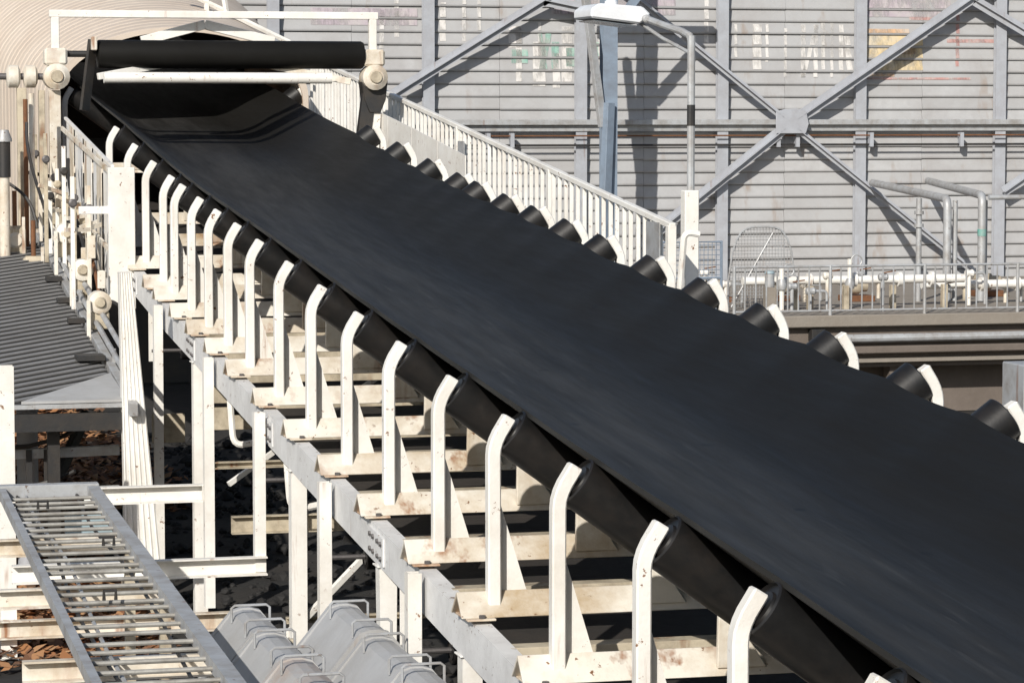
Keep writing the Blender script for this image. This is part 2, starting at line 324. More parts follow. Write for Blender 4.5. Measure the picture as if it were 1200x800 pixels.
while x < 16:
    inst('post' if i % 9 == 0 else 'baluster', pst if i % 9 == 0 else bal, (x, 31.06, 1.14 if i % 9 == 0 else 1.2), rail); x += .124; i += 1
# pipes on the deck
def pipe(nm, pts, r, label, m='galvanised', fl=(), grp='pipes on the pipe deck', cat='pipe'):
    t = root(nm, pts[-1], label, cat, grp); put('pipe_run', MB().tube(pts, r, 12), m, t)
    for p, ax in fl: put('flange', MB().lathe(p, ax, [(-.02,r*1.65),(.02,r*1.65)], 14), m, t)
    return t
def bend(a, b, c, r=0.1, n=5):
    a, b, c = Vector(a), Vector(b), Vector(c); u = (a-b).normalized(); v = (c-b).normalized(); out = [a]
    for k in range(n+1):
        t = k/n; out.append((b+u*r)*(1-t)**2+b*2*t*(1-t)+(b+v*r)*t*t)
    return out+[c]
pipe('deck_pipe', bend((14.55,37.6,2.44),(13.72,33.0,2.36),(13.72,33.0,1.15),.13), .05, 'fat galvanised pipe from the wall bending down, left one of the pair', fl=[((13.72,33,1.3),(0,0,1))])
pipe('deck_pipe', bend((15.35,37.6,2.46),(14.16,33.0,2.40),(14.16,33.0,1.15),.13), .05, 'fat galvanised pipe from the wall bending down, right one of the pair', fl=[((14.16,33,1.35),(0,0,1))])
pipe('drop_pipe', [(13.38,33.05,2.37),(13.38,33.05,1.15)], .034, 'slim upright galvanised pipe with one dark collar, leftmost drop pipe on the deck', fl=[((13.38,33.05,2.2),(0,0,1)),((13.38,33.05,2.05),(0,0,1))])
pipe('drop_pipe', [(13.86,33.1,2.34),(13.86,33.1,1.15)], .030, 'slim upright galvanised pipe between the two fat bent pipes')
pipe('drop_pipe', [(14.27,33.15,2.34),(14.27,33.15,1.15)], .024, 'slim upright galvanised pipe just right of the right fat bent pipe')
pipe('cross_pipe', [(14.2,32.9,2.38),(16.5,32.9,2.38)], .030, 'level white pipe running right from the fat bent pipe')
put('pipe_band', MB().tube([(14.16,33.0,1.92),(14.16,33.0,2.0)], .054, 12), 'teal_paint', label='small teal band painted round the right bent pipe', category='pipe marking')
pipe('header_pipe', [(10.9,32.2,1.47),(13.6,32.2,1.47)], .05, 'low pale header pipe lying along the deck behind the railing', m='white_paint', fl=[((x,32.2,1.47),(1,0,0)) for x in (11.2,11.7,12.25,12.8,13.2)])
pipe('header_pipe', [(13.2,32.5,1.38),(16,32.5,1.38)], .05, 'low pale pipe along the deck under the drop pipes', m='white_paint', fl=[((x,32.5,1.38),(1,0,0)) for x in (13.5,13.95,14.4,15.0)])
pipe('hood_pipe', bend((14.3,31.8,1.25),(14.42,31.8,1.74),(16,31.8,1.74),.12), .06, 'fat pale pipe bending level at the right end of the deck railing', m='white_paint')
for k, (x, z) in enumerate(((11.30,1.62),(12.12,1.72))):
    v = root('valve', (x,32.0,1.15), ('upright valve with round handwheel near the wire cage' if k == 0 else 'taller upright valve with round handwheel in the middle of the deck'), 'valve', 'valves on the pipe deck')
    put('stem', MB().tube([(x,32.0,1.15),(x,32.0,z)], .028, 8), 'white_paint', v)
    put('bonnet', MB().lathe((x,32.0,1.38),(0,0,1),[(0,.05),(.06,.06),(.12,.035)],12), 'galvanised', v)
    put('handwheel', MB().tube([(x+.08+.065*math.cos(a*math.pi/8), 32.0, z-.02+.065*math.sin(a*math.pi/8)) for a in range(17)], .009, 6), 'galvanised', v)
t = root('grey_canister', (11.18,31.9,1.15), 'short grey cylinder with lid standing behind the deck railing', 'canister')
put('body', MB().lathe((11.12,31.9,1.42),(0,0,1),[(0,.055),(.15,.055)],14), 'galvanised', t); put('lid', MB().lathe((11.12,31.9,1.572),(0,0,1),[(0,.062),(.03,.05)],14), 'pale_blue', t)
put('foot', MB().box(11.06,11.18,31.85,31.95,1.15,1.418), 'concrete_light', t)
for k, x in enumerate((11.43, 11.62, 12.05, 12.62, 13.25)):
    put('pipe_support', MB().box(x-.03,x+.03,31.9,31.98,1.15,1.42), 'dirty_cream', bev=.004, label='stubby cream pipe support behind the deck railing, %s from the left' % ORD[k], category='support', group='stubby supports on the deck')
for k, (x, y, a) in enumerate(((11.0,33.4,.34),(11.9,33.6,.3),(12.7,33.3,.36),(14.6,33.8,.4))):
    t = root('pump', (x,y,1.15), ['brownish pump block behind the wire cage foot','brown pump block behind the two valves','brown pump block left of the drop pipes','brown pump block at the right end of the deck'][k], 'pump', 'pump blocks on the deck')
    put('base', MB().box(x-a/2,x+a/2,y-.15,y+.15,1.15,1.22), 'rusty_steel', t, bev=.006)
    put('motor', MB().lathe((x-a/2+.02,y,1.33),(1,0,0),[(0,.06),(.02,.1),(a*.5,.1),(a*.55,.07),(a-.08,.07)],14), 'dirty_cream', t)
# wire cage
cage = root('wire_cage', (11.25,33,1.15), 'rounded grey wire mesh cage standing against the clad wall', 'cage')
def ctop(x): return 1.15+.92*max(0.0, 1-((x-11.27)/.42)**4)**.5
fr = MB(); pts = [(11.27-.41+.82*k/16, 32.6, ctop(11.27-.41+.82*k/16)) for k in range(17)]
fr.tube([(pts[0][0],32.6,1.15)]+pts+[(pts[-1][0],32.6,1.15)], .011, 6); fr.tube([(10.9,32.6,1.15),(11.4,32.6,2.0)], .009, 6); put('cage_frame', fr, 'galvanised', cage)
ms = MB()
for k in range(22):
    x = 10.88+.78*k/21; ms.tube([(x,32.62,1.15),(x,32.62,ctop(x)-.01)], .0035, 4)
for k in range(22):
    z = 1.2+.84*k/21; xs = [10.88+.78*j/40 for j in range(41) if ctop(10.88+.78*j/40) > z]
    if len(xs) > 1: ms.tube([(xs[0],32.615,z),(xs[-1],32.615,z)], .0035, 4)
put('wire_mesh', ms, 'galvanised', cage, kind='stuff')
fn = root('mesh_screen', (10.1,31.6,1.15), 'dull blue grey mesh screen on legs at the left end of the deck', 'screen')
put('screen_frame', MB().tube([(9.75,31.6,1.15),(9.75,31.6,1.95),(10.45,31.6,1.95),(10.45,31.6,1.15)], .018, 6).tube([(9.75,31.6,1.55),(10.45,31.6,1.55)], .014, 6), 'mast_paint', fn)
ms = MB()
for k in range(15): ms.tube([(9.77+.0475*k,31.6,1.15),(9.77+.0475*k,31.6,1.94)], .004, 4)
for k in range(14): ms.tube([(9.76,31.605,1.2+.055*k),(10.44,31.605,1.2+.055*k)], .004, 4)
put('screen_mesh', ms, 'mast_paint', fn, kind='stuff')
rk = random.Random(5)
for k in range(14):
    x = 10.75+.27*k+rk.uniform(-.06,.06); y = rk.uniform(31.5,33.8); h = rk.uniform(.16,.42); m0 = rk.choice(['white_paint','galvanised','dirty_cream','white_beam'])
    t = root('pipe_fitting', (x,y,1.15), 'small pale pipe fitting standing among the deck pipework, %s from the left' % ORD[k], 'fitting', 'small fittings on the deck')
    put('riser', MB().tube([(x,y,1.15),(x,y,1.15+h)], .022, 8), m0, t)
    put('head', MB().lathe((x-.05,y,1.15+h),(1,0,0),[(0,.03),(.02,.045),(.05,.035),(.09,.045),(.11,.03)],10), m0, t)
    if k % 2: put('branch', MB().tube(bend((x+.05,y,1.15+h),(x+.2,y,1.15+h),(x+.2,y,1.16),.05), .016, 8), 'galvanised', t)
    else: put('lever', MB().beam((x,y-.03,1.15+h+.05),(x+.14,y-.03,1.15+h+.07),.02,.012), 'rusty_steel', t)
# steel mast in front of the wall
mast = root('steel_mast', (10.55,36.5,0), 'blue grey steel mast column with leaning strut in front of the clad wall', 'mast')
m_ = MB(); m_.box(10.46,10.65,36.42,36.435,0,6.5); m_.box(10.46,10.65,36.575,36.59,0,6.5); m_.box(10.547,10.563,36.435,36.575,0,6.5)
put('column', m_, 'mast_paint', mast)
put('strut', MB().beam((10.14,36.3,5.2),(10.45,36.4,3.2),.07,.10), 'galvanised', mast, bev=.004)
put('strut', MB().beam((10.52,36.36,3.5),(10.40,36.3,.8),.10,.12), 'mast_paint', mast, bev=.004)
put('strut', MB().beam((10.9,36.5,5.6),(10.72,36.5,2.0),.07,.10), 'mast_paint', mast, bev=.004) if 0 else None
put('cross_arm', MB().beam((9.9,36.5,5.4),(11.5,36.5,5.4),.12,.16), 'mast_paint', mast)
put('cross_tie', MB().beam((10.66,36.5,4.5),(11.3,36.5,5.3),.08,.1), 'mast_paint', mast)

# ------------------------------------------------------------------ arched conveyor hood
hood = root('conveyor_hood', (4.0,28.5,0), 'beige ribbed arched hood over the far end of the conveyor', 'hood')
def hsec(y):
    k = (y-28.45); a = 1.18+.085*min(k,6)+.02*k; b = .66+.095*min(k,6); zs = CAMZ+.10+.06*k; xc = 3.99+.02*k
    P = [(xc-a, zs-1.6), (xc-a, zs-.8), (xc-a, zs-.3)]
    for i in range(33): t = math.pi*(1-i/32); P.append((xc+a*math.cos(t), zs+b*math.sin(t)))
    return P+[(xc+a, zs-.3), (xc+a, zs-.8), (xc+a, zs-1.6)]
for sct in range(9):
    mb = MB(); y0 = 28.45+sct*1.0; n = 56; ring = None
    for j in range(n+1):
        y = y0+j/n*1.0; rib = .008-.020*max(0.0, math.cos(2*math.pi*(y-28.45)/.2))**8; P = hsec(y); xc = 3.99; zc = CAMZ
        for (x, z) in P:
            d = Vector((x-xc, 0, z-zc)); d.normalize(); mb.v.append((x+d.x*rib, y, z+d.z*rib))
        m0 = len(P)
        if j:
            for k in range(m0-1): a = (j-1)*m0+k; mb.f.append((a, a+1, a+m0+1, a+m0))
    put('hood_sheet', mb, 'hood_sheet', hood)
mb = MB(); P = hsec(28.45); Q = [(x+(x-3.99)*.035, z+.03) for x, z in P]
for k in range(len(P)-1):
    mb.add([(P[k][0]-(P[k][0]-3.99)*.01,28.40,P[k][1]-.01),(P[k+1][0]-(P[k+1][0]-3.99)*.01,28.40,P[k+1][1]-.01),(Q[k+1][0],28.40,Q[k+1][1]),(Q[k][0],28.40,Q[k][1]),
            (P[k][0],28.47,P[k][1]-.01),(P[k+1][0],28.47,P[k+1][1]-.01),(Q[k+1][0],28.47,Q[k+1][1]),(Q[k][0],28.47,Q[k][1])],
           [(0,1,2,3),(4,7,6,5),(0,4,5,1),(3,2,6,7)])
put('rim', mb, 'hood_sheet', hood)
put('end_bulkhead', MB().box(2.2,6.2,37.3,37.4,0,4.6), 'black_steel', hood)
put('handrail', MB().tube([(4.55,30.5,4.3),(4.55,30.5,5.2)], .03, 6).tube([(4.75,30.4,4.3),(4.6,30.4,5.2)], .03, 6).tube([(4.3,30.5,4.62),(5.4,30.5,4.1)], .03, 6), 'white_paint', hood)

# ================================================================== CONVEYOR
# belt
belt = root('conveyor_belt', (XC, 16, 1.5), 'wide black rubber conveyor belt running up and away', 'conveyor belt')
T36 = .7265
def bz(x):   # top of belt above the idler base, by offset from the centre
    ax = abs(x); k = .488; z0 = .452
    v = z0+max(0.0, ax-k)*T36
    if abs(ax-k) < .12: v = z0+T36*((ax-k+.12)**2)/.48
    return v
def strip(y0, y1, step, xs, zf, th):
    mb = MB(); ny = int((y1-y0)/step); nx = len(xs)
    for j in range(ny+1):
        y = y0+(y1-y0)*j/ny
        for x in xs: mb.v.append((XC+x, y, zf(x, y)))
    for j in range(ny+1):
        y = y0+(y1-y0)*j/ny
        for x in xs: mb.v.append((XC+x, y, zf(x, y)-th))
    o = (ny+1)*nx
    for j in range(ny):
        for i in range(nx-1):
            a = j*nx+i; mb.f.append((a, a+1, a+nx+1, a+nx)); mb.f.append((o+a, o+a+nx, o+a+nx+1, o+a+1))
        a = j*nx; mb.f.append((a, a+nx, o+a+nx, o+a)); a = j*nx+nx-1; mb.f.append((a, o+a, o+a+nx, a+nx))
    return mb
FY = [7.6]+TY[1:-1]
def sag(y):
    for a, b in zip(FY, FY[1:]):
        if a <= y <= b: t = (y-a)/(b-a); return -.003*min(1, b-a)*4*t*(1-t)
    return 0
def edge(y): return .01*math.sin(y*.9)+.006*math.sin(y*2.3+1)
xs = [-1.03+1.955*i/44 for i in range(45)]
put('carrying_strand', strip(4.2, 36, .12, xs, lambda x, y: tips(y)-.82+bz(x)+sag(y)*(1+max(0.0,x-.45)*13)+.004*math.sin(x*5+y*.8), .022), 'belt_sheen_streaks', belt, org=(XC,16,1.5))
put('return_strand', strip(4.2, 36, .4, [-.95+1.9*i/6 for i in range(7)], lambda x, y: tips(y)-1.27, .02), 'return_rubber', belt, org=(XC,16,1.5))

# idler frames
def tilt(p, a):  # helper for the right-hand mirror
    return p
def mirror(mb):
    m2 = MB(); m2.v = [(-x, y, z) for x, y, z in mb.v]; m2.f = [tuple(reversed(f)) for f in mb.f]; return m2
def bar(path, hw, y0, y1):
    """flat-faced bar bent in the XZ plane"""
    L_, R_ = [], []
    for i, p in enumerate(path):
        a = Vector(path[max(i-1,0)]); b = Vector(path[min(i+1,len(path)-1)]); d = (b-a).normalized(); n = Vector((-d.y, d.x))
        L_.append((p[0]+n.x*hw, p[1]+n.y*hw)); R_.append((p[0]-n.x*hw, p[1]-n.y*hw))
    mb = MB(); n = len(path)
    for i in range(n):
        mb.v += [(L_[i][0],y0,L_[i][1]),(R_[i][0],y0,R_[i][1]),(R_[i][0],y1,R_[i][1]),(L_[i][0],y1,L_[i][1])]
    for i in range(n-1):
        a = i*4
        for k in range(4): mb.f.append((a+k, a+(k+1) % 4, a+4+(k+1) % 4, a+4+k))
    mb.f += [(0,3,2,1), (n*4-4, n*4-3, n*4-2, n*4-1)]
    return mb
bpath = [(-1.168,.035),(-1.168,.40),(-1.168,.655),(-1.165,.685),(-1.156,.715),(-1.142,.745),(-1.100,.812)]
bL = bar(bpath, .027, -.055, .005)
gL = MB().prism([(-1.165,.46),(-1.13,.46),(-1.02,.10),(-.99,.06),(-1.165,.06)], 'y', .012, .022)
gL2 = MB().prism([(-1.134,.50),(-1.024,.105),(-1.134,.105)], 'y', -.003, .0)
iL = MB().prism([(-.555,.03),(-.55,.34),(-.47,.34),(-.455,.30),(-.45,.17),(-.36,.03)], 'y', -.085, -.06).box(-.53,-.49,-.06,.02,.27,.33)
lam = [(-.098,.004),(-.004,.098),(.004,.098),(.098,.004),(.086,.0),(.0,.082),(-.086,.0)]
beamM = MB().prism(lam, 'x', -1.317, 1.317)
fp = MB().box(-1.300,-1.18,-.125,.125,-.006,.003)
bo = MB().lathe((-1.235,-.108,.003),(0,0,1),[(0,.014),(.014,.014)],6); bo2 = MB().lathe((-1.235,.108,.003),(0,0,1),[(0,.014),(.014,.014)],6)
wa = Vector((-1.114+.021,0,.769-.0153)); wd = Vector((.809,0,-.588))
def roller(p, d, L_, r=.1):
    return MB().lathe(p, d, [(0,r*.35),(0.002,r*.62),(.012,r*.66),(.012,r*.90),(0,r*.93),(.006,r),(L_*.5,r),(L_-.006,r),(L_,r*.93),(L_-.012,r*.6),(L_,r*.3)], 28)
wL = roller(wa, wd, .71); wsh = MB().tube([wa-wd*.034, wa+wd*.005], .017, 10)
cR = roller((-.475,0,.33), (1,0,0), .95); cS = MB().tube([(-.51,0,.33),(-.47,0,.33)], .016, 8).tube([(.47,0,.33),(.51,0,.33)], .016, 8)
IM = dict(
    cross_beam=beamM.mesh('cross_beam','white_beam',bev=.002),
    bL=bL.mesh('side_bracket','white_paint',bev=.006), bR=mirror(bL).mesh('side_bracket','white_paint',bev=.006),
    gL=gL.mesh('gusset','white_paint'), gR=mirror(gL).mesh('gusset','white_paint'),
    iL=iL.mesh('roller_bracket','white_beam',bev=.003), iR=mirror(iL).mesh('roller_bracket','white_beam',bev=.003),
    fL=fp.mesh('foot_plate','rusty_white',bev=.002), fR=mirror(fp).mesh('foot_plate','rusty_white',bev=.002),
    b1=bo.mesh('bolt','bolt_steel'), b2=bo2.mesh('bolt','bolt_steel'),
    wL=wL.mesh('wing_roller','roller_black'), wR=mirror(wL).mesh('wing_roller','roller_black'),
    sL=wsh.mesh('shaft_end','bolt_steel'), sR=mirror(wsh).mesh('shaft_end','bolt_steel'),
    cR=cR.mesh('centre_roller','roller_black'), cS=cS.mesh('shaft','bolt_steel'))
for k, y in enumerate(FY):
    org = Vector((XC, y, tip(y)-.82))
    lab = ('white idler frame with black trough rollers, %s counting up from the bottom edge' % ORD[k]) if k < len(FY)-1 else 'farthest white idler frame, right in the mouth of the ribbed hood'
    t = root('idler_frame', org, lab, 'idler', 'idler frames under the belt')
    inst('cross_beam', IM['cross_beam'], org, t)
    for s in 'LR':
        inst('side_bracket', IM['b'+s], org, t); inst('gusset', IM['g'+s], org, t); inst('roller_bracket', IM['i'+s], org, t)
        f_ = inst('foot_plate', IM['f'+s], org, t)
        if s == 'L' and y < 21: inst('bolt', IM['b1'], org, f_); inst('bolt', IM['b2'], org, f_)
        r_ = inst('wing_roller', IM['w'+s], org, t); inst('shaft_end', IM['s'+s], org, r_)
    r_ = inst('centre_roller', IM['cR'], org, t); inst('shaft', IM['cS'], org, r_)
    t.rotation_euler = (random.uniform(-.008,.008), 0, random.uniform(-.009,.009)); t.location.z += random.uniform(-.003,.003)

# return idlers: bar + roller hung under the stringers
for k, y in enumerate((9.1, 11.2, 13.3, 15.3, 17.35, 19.9, 22.2)):
    z = tip(y)-.82
    t = root('return_roller', (XC,y,z-.6), 'black return roller with cream hangers below the belt, %s from the bottom edge' % ORD[k], 'roller', 'return rollers below the belt')
    put('drum', roller((XC-.98,y,z-.54),(1,0,0),1.96,.07), 'roller_black', t)
    for s in (-1, 1): put('hanger', MB().box(XC+s*1.19-.03,XC+s*1.19+.03,y-.006,y+.006,z-.62,z-.185), 'white_paint', t, bev=.002)
    put('axle', MB().tube([(XC-1.2,y,z-.54),(XC+1.2,y,z-.54)], .014, 8), 'bolt_steel', t)
# cross members joining the two stringers (paler bars behind each idler)
for k, y in enumerate((10.2, 11.3, 12.3, 13.3, 14.4, 15.4, 16.4, 17.4, 18.3, 19.2, 20.0)):
    z = tip(y)-.82-.012
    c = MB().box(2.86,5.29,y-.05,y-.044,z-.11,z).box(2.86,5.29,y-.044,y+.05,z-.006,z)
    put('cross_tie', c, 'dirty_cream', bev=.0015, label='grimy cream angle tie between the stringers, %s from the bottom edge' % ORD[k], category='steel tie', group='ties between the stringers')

# stringers
def stringer(x, s, label):
    t = root('conveyor_stringer', (x, 16, 1.4), label, 'steel beam')
    ys = [4.5+3.02*i for i in range(9)]
    for a, b in zip(ys, ys[1:]):
        mb = MB(); n = 6
        sec = [(0,0),(.075*s,0),(.075*s,-.010),(.008*s,-.012),(.008*s,-.168),(.075*s,-.170),(.075*s,-.18),(0,-.18)]
        for j in range(n+1):
            y = a+.004+(b-a-.008)*j/n; z = tips(y)-.83
            mb.v += [(x+p, y, z+q) for p, q in sec]
        m0 = len(sec)
        for j in range(n):
            for k in range(m0): p = j*m0+k; q = j*m0+(k+1) % m0; mb.f.append((p, q, q+m0, p+m0))
        mb.f += [tuple(range(m0)), tuple(range((n+1)*m0-1, n*m0-1, -1))]
        put('channel_section', mb, 'grey_channel', t)
        if b < ys[-1]:
            z = tips(b)-.83; xo = x-s*.010
            pl = put('splice_plate', MB().prism([(b-.16,z-.025-.012),(b+.16,z-.025+.012),(b+.16,z-.155+.012),(b-.16,z-.155-.012)], 'x', min(xo,x-s*.001), max(xo,x-s*.001)), 'grey_channel', t)
            for dy in (-.12,-.05,.05,.12):
                for dz in (-.055,-.125): put('bolt', MB().lathe((xo,b+dy,z+dz+dy*.075),(-s,0,0),[(0,.013),(.010,.012)],6), 'bolt_steel', pl)
stringer(2.805, 1, 'pale grey channel stringer on the near left side of the conveyor')
stringer(5.343, -1, 'pale grey channel stringer on the far right side of the conveyor')

# posts: hangers beside the stringer and columns under it
def chan_post(nm, x, y, z0, z1, w_, d, label, grp, m='white_paint', taper=0.0, top=True, base=True):
    t = root(nm, (x,y,z0), label, 'post', grp)
    mb = MB(); h = w_/2
    def sec(hh): return [(x-hh,y-d/2),(x+hh,y-d/2),(x+hh,y-d/2+.008),(x-hh+.008,y-d/2+.008),(x-hh+.008,y+d/2-.008),(x+hh,y+d/2-.008),(x+hh,y+d/2),(x-hh,y+d/2)]
    a = sec(h*(1-taper)); b = sec(h); n = 8
    mb.add([(p[0],p[1],z0) for p in a]+[(p[0],p[1],z1) for p in b], [tuple(range(n)), tuple(range(2*n-1,n-1,-1))]+[(i,i+n,(i+1)%n+n,(i+1)%n) for i in range(n)])
    put('channel', mb, m, t)
    if base: put('base_plate', MB().box(x-h-.04,x+h+.04,y-d/2-.04,y+d/2+.04,z0-.014,z0), m, t, bev=.002)
    if top: put('cap_plate', MB().box(x-h-.012,x+h+.012,y-d/2-.012,y+d/2+.012,z1,z1+.008), m, t, bev=.002)
    return t
def gz(y): return tip(y)-.82
for k, (y, zb, nm, lb) in enumerate(((18.53,.27,'hanger_post','tall white post standing farthest left beside the stringer'),(16.60,.79,'hanger_post','white post turning into the level frame beam'),
        (14.62,.0,'hanger_post','white post below the idler frame in the middle of the picture'),(12.55,.0,'hanger_post','white post nearest the grey covers'),(20.9,.0,'hanger_post','slim white post behind the tapered ribbed casing'),(10.4,.0,'hanger_post','nearest white post at the bottom edge'))):
    chan_post(nm, 2.752, y, zb+.014, gz(y)-.0, .062, .07, lb, 'posts beside the stringer', top=False, base=zb == 0)
for k, (y, lb) in enumerate(((15.92,'white column under the stringer left of the middle post'),(13.58,'white column with tapering foot under the stringer behind the covers'),(19.6,'white column under the far stringer run'),(11.9,'stout white column right of the bolted stringer joint'),(23.5,'white column near the pipework'))):
    chan_post('support_column', 2.85, y, .014, tips(y)-1.02, .085, .09, lb, 'columns under the stringer', taper=.35 if k == 1 else 0)
for k, y in enumerate((10.4,13.58,16.7,19.6,23.5)):
    chan_post('support_column', 5.30, y, .014, tips(y)-1.02, .085, .09, 'white column under the far stringer, %s from the bottom edge' % ORD[k], 'columns under the far stringer')
def chan_beam(nm, p, q, h, d, label, m='white_beam', grp=None, cat='beam'):
    """channel lying along X between p and q, open side to the camera's top"""
    (x0,y,z), x1 = p, q
    mb = MB().prism([(y,z),(y+d*.7,z),(y+d*.7,z+h),(y,z+h),(y,z+h-.008),(y+d*.7-.008,z+h-.010),(y+d*.7-.008,z+.010),(y,z+.008)], 'x', x0, x1)
    return put(nm, mb, m, label=label, category=cat, group=grp)
chan_beam('frame_beam', (1.36,16.52,.79), 2.784, .105, .09, 'white level channel beam at the foot of the turning post', m='white_paint')
chan_beam('frame_beam', (1.98,18.55,.95), 2.72, .11, .09, 'short white channel beam running to the tall far post', m='white_paint')
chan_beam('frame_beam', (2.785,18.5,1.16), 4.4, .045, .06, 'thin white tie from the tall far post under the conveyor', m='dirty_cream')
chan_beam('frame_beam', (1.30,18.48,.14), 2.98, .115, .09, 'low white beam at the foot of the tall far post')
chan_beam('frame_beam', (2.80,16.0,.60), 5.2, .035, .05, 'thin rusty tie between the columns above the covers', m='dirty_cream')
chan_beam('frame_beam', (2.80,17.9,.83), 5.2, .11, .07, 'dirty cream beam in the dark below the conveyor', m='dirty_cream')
for k, (a, b, lb) in enumerate((((2.86,15.9,.62),(3.6,16.2,1.25),'thin white diagonal brace rising right from the column'),((2.86,16.0,.60),(2.4,15.9,.2),'thin white diagonal brace running down to the grey covers'),((2.95,19.0,1.0),(4.4,19.4,1.9),'thin pale diagonal brace in the dark below the conveyor'))):
    put('diagonal_tie', MB().beam(a, b, .03, .03), 'white_paint', label=lb, category='brace', group='thin braces')
chan_post('left_post', 1.50, 18.6, .014, 1.83, .10, .10, 'white post with stepped foot at the left picture edge', 'edge posts', taper=.0, top=False)
# pale slabs and lumps beneath the conveyor
for k, (x0,x1,y,z0,z1) in enumerate(((3.05,3.45,20.6,1.18,1.5),(3.55,4.0,20.9,1.1,1.32),(2.9,3.15,22.4,.9,1.12))):
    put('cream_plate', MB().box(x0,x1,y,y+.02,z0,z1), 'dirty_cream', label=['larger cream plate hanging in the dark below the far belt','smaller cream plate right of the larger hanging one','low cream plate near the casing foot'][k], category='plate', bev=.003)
for k, (x, y) in enumerate(((2.98,19.2),(3.0,17.2))):
    z = tip(y)-1.0
    put('hook_bracket', MB().tube(bend((x,y,z),(x+.02,y-.1,z-.5),(x+.25,y-.1,z-.46),.08), .022, 8), 'white_paint', label=['white hook-shaped pipe bracket under the stringer beside the tall far post','white hook-shaped pipe bracket under the stringer beside the turning post'][k], category='bracket', group='hook brackets')

# ------------------------------------------------------------------ side guard and ribbed casing at the far left
gd = root('side_guard', (2.65,24,2.0), 'pale grey sheet guard covering the side of the far belt', 'guard')
ys = [22.75+.345*k for k in range(11)]
for k, (a, b) in enumerate(zip(ys, ys[1:])):
    x0 = 2.655+.014*(k % 2); put('guard_sheet', MB().prism([(a+.012,1.93+.035*k),(b-.012,1.965+.035*k),(b-.012,tip(b)-.06),(a+.012,tip(a)-.06)], 'x', x0, x0+.006), ['grey_channel','white_paint','white_beam'][k % 3], gd)
for z in (2.35, 2.95): put('guard_rail', MB().beam((2.63,22.75,z),(2.63,26.2,z+.3),.02,.035), 'white_beam', gd)
put('guard_post', MB().box(2.62,2.82,22.66,22.74,1.9,tip(22.7)-.05), 'white_paint', gd, bev=.004)
put('edge_strip', MB().prism([(22.75,tip(22.75)-.055),(26.2,tip(26.2)-.055),(26.2,tip(26.2)-.035),(22.75,tip(22.75)-.035)], 'x', 2.65, 2.675), 'white_paint', gd)
put('handle_bar', MB().box(2.40,2.655,22.70,22.74,2.62,2.68), 'white_paint', gd, bev=.004)
cs = root('ribbed_casing', (2.42,20.2,.3), 'tall white ribbed casing that widens towards its foot', 'casing')
mb = MB(); n = 22
def crow(z, hw, xc, y):
    P = []
    for i in range(n+1):
        P.append((xc-hw+2*hw*i/n, y-(.007 if i % 4 == 1 else 0), z))
    return P
y = 20.0; rows = [crow(.30,.118,2.525,y), crow(2.32,.042,2.42,y)]
for r in rows: mb.v += r
for r in rows: mb.v += [(p[0], y+.10, p[2]) for p in r]
for i in range(n):
    mb.f.append((i,i+1,n+1+i+1,n+1+i)); o = 2*(n+1); mb.f.append((o+i,o+n+1+i,o+n+1+i+1,o+i+1))
for i in (0, n): o = 2*(n+1); mb.f.append((i,n+1+i,o+n+1+i,o+i))
for j in (0, 1):
    for i in range(n): a = j*(n+1)+i; o = 2*(n+1); mb.f.append((a,a+1,o+a+1,o+a))
put('ribbed_sheet', mb, 'white_paint', cs, smooth=False)
put('foot_channel', MB().box(2.39,2.66,19.95,20.15,.0,.298), 'dirty_cream', cs, bev=.004)

# ------------------------------------------------------------------ grey corrugated lean-to roof at the left
rf = root('lean_to_roof', (1.4,23,1.3), 'grey corrugated lean-to roof left of the conveyor', 'roof')
def rz(x, y): return 1.45+.131*(y-20.08)
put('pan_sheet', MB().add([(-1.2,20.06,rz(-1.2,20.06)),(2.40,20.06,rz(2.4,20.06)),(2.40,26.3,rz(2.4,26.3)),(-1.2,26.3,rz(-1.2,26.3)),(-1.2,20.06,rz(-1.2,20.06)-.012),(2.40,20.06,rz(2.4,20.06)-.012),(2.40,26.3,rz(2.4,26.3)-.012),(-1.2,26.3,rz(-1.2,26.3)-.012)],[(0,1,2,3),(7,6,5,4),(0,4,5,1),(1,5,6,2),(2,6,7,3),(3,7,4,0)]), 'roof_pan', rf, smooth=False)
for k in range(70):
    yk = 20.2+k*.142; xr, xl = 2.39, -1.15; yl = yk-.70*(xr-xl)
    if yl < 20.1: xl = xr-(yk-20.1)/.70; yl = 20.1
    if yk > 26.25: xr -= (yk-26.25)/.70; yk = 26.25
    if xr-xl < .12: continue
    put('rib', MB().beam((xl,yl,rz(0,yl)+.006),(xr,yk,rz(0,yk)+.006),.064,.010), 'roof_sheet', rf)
put('end_flashing', MB().add([(1.72,20.02,1.468),(2.43,20.02,1.468),(2.41,20.85,rz(0,20.85)+.026),(1.72,20.02,1.45),(2.43,20.02,1.45),(2.41,20.85,rz(0,20.85)+.014)], [(0,1,2),(5,4,3),(0,3,4,1),(1,4,5,2),(2,5,3,0)]), 'cover_grey', rf)
put('eave_beam', MB().beam((2.455,19.9,rz(2.41,19.9)-.02),(2.455,26.6,rz(2.41,26.6)-.02),.06,.09), 'galvanised', rf, bev=.004)
put('eave_strip', MB().beam((-1.2,20.03,1.43),(2.42,20.03,1.43),.03,.03), 'galvanised', rf)
put('front_fascia', MB().beam((-1.2,20.06,1.32),(2.40,20.06,1.32),.04,.12), 'black_steel', rf)
put('clip', MB().box(2.22,2.42,21.2,21.42,rz(2.3,21.3)+.02,rz(2.3,21.3)+.06), 'black_steel', rf, bev=.004)  # roof clips coloured black in place of shadows along the right edge
for k, yy in enumerate((22.6,23.4,24.3)): put('clip', MB().box(2.30,2.43,yy,yy+.1,rz(2.36,yy)+.02,rz(2.36,yy)+.06), 'black_steel', rf, bev=.004)
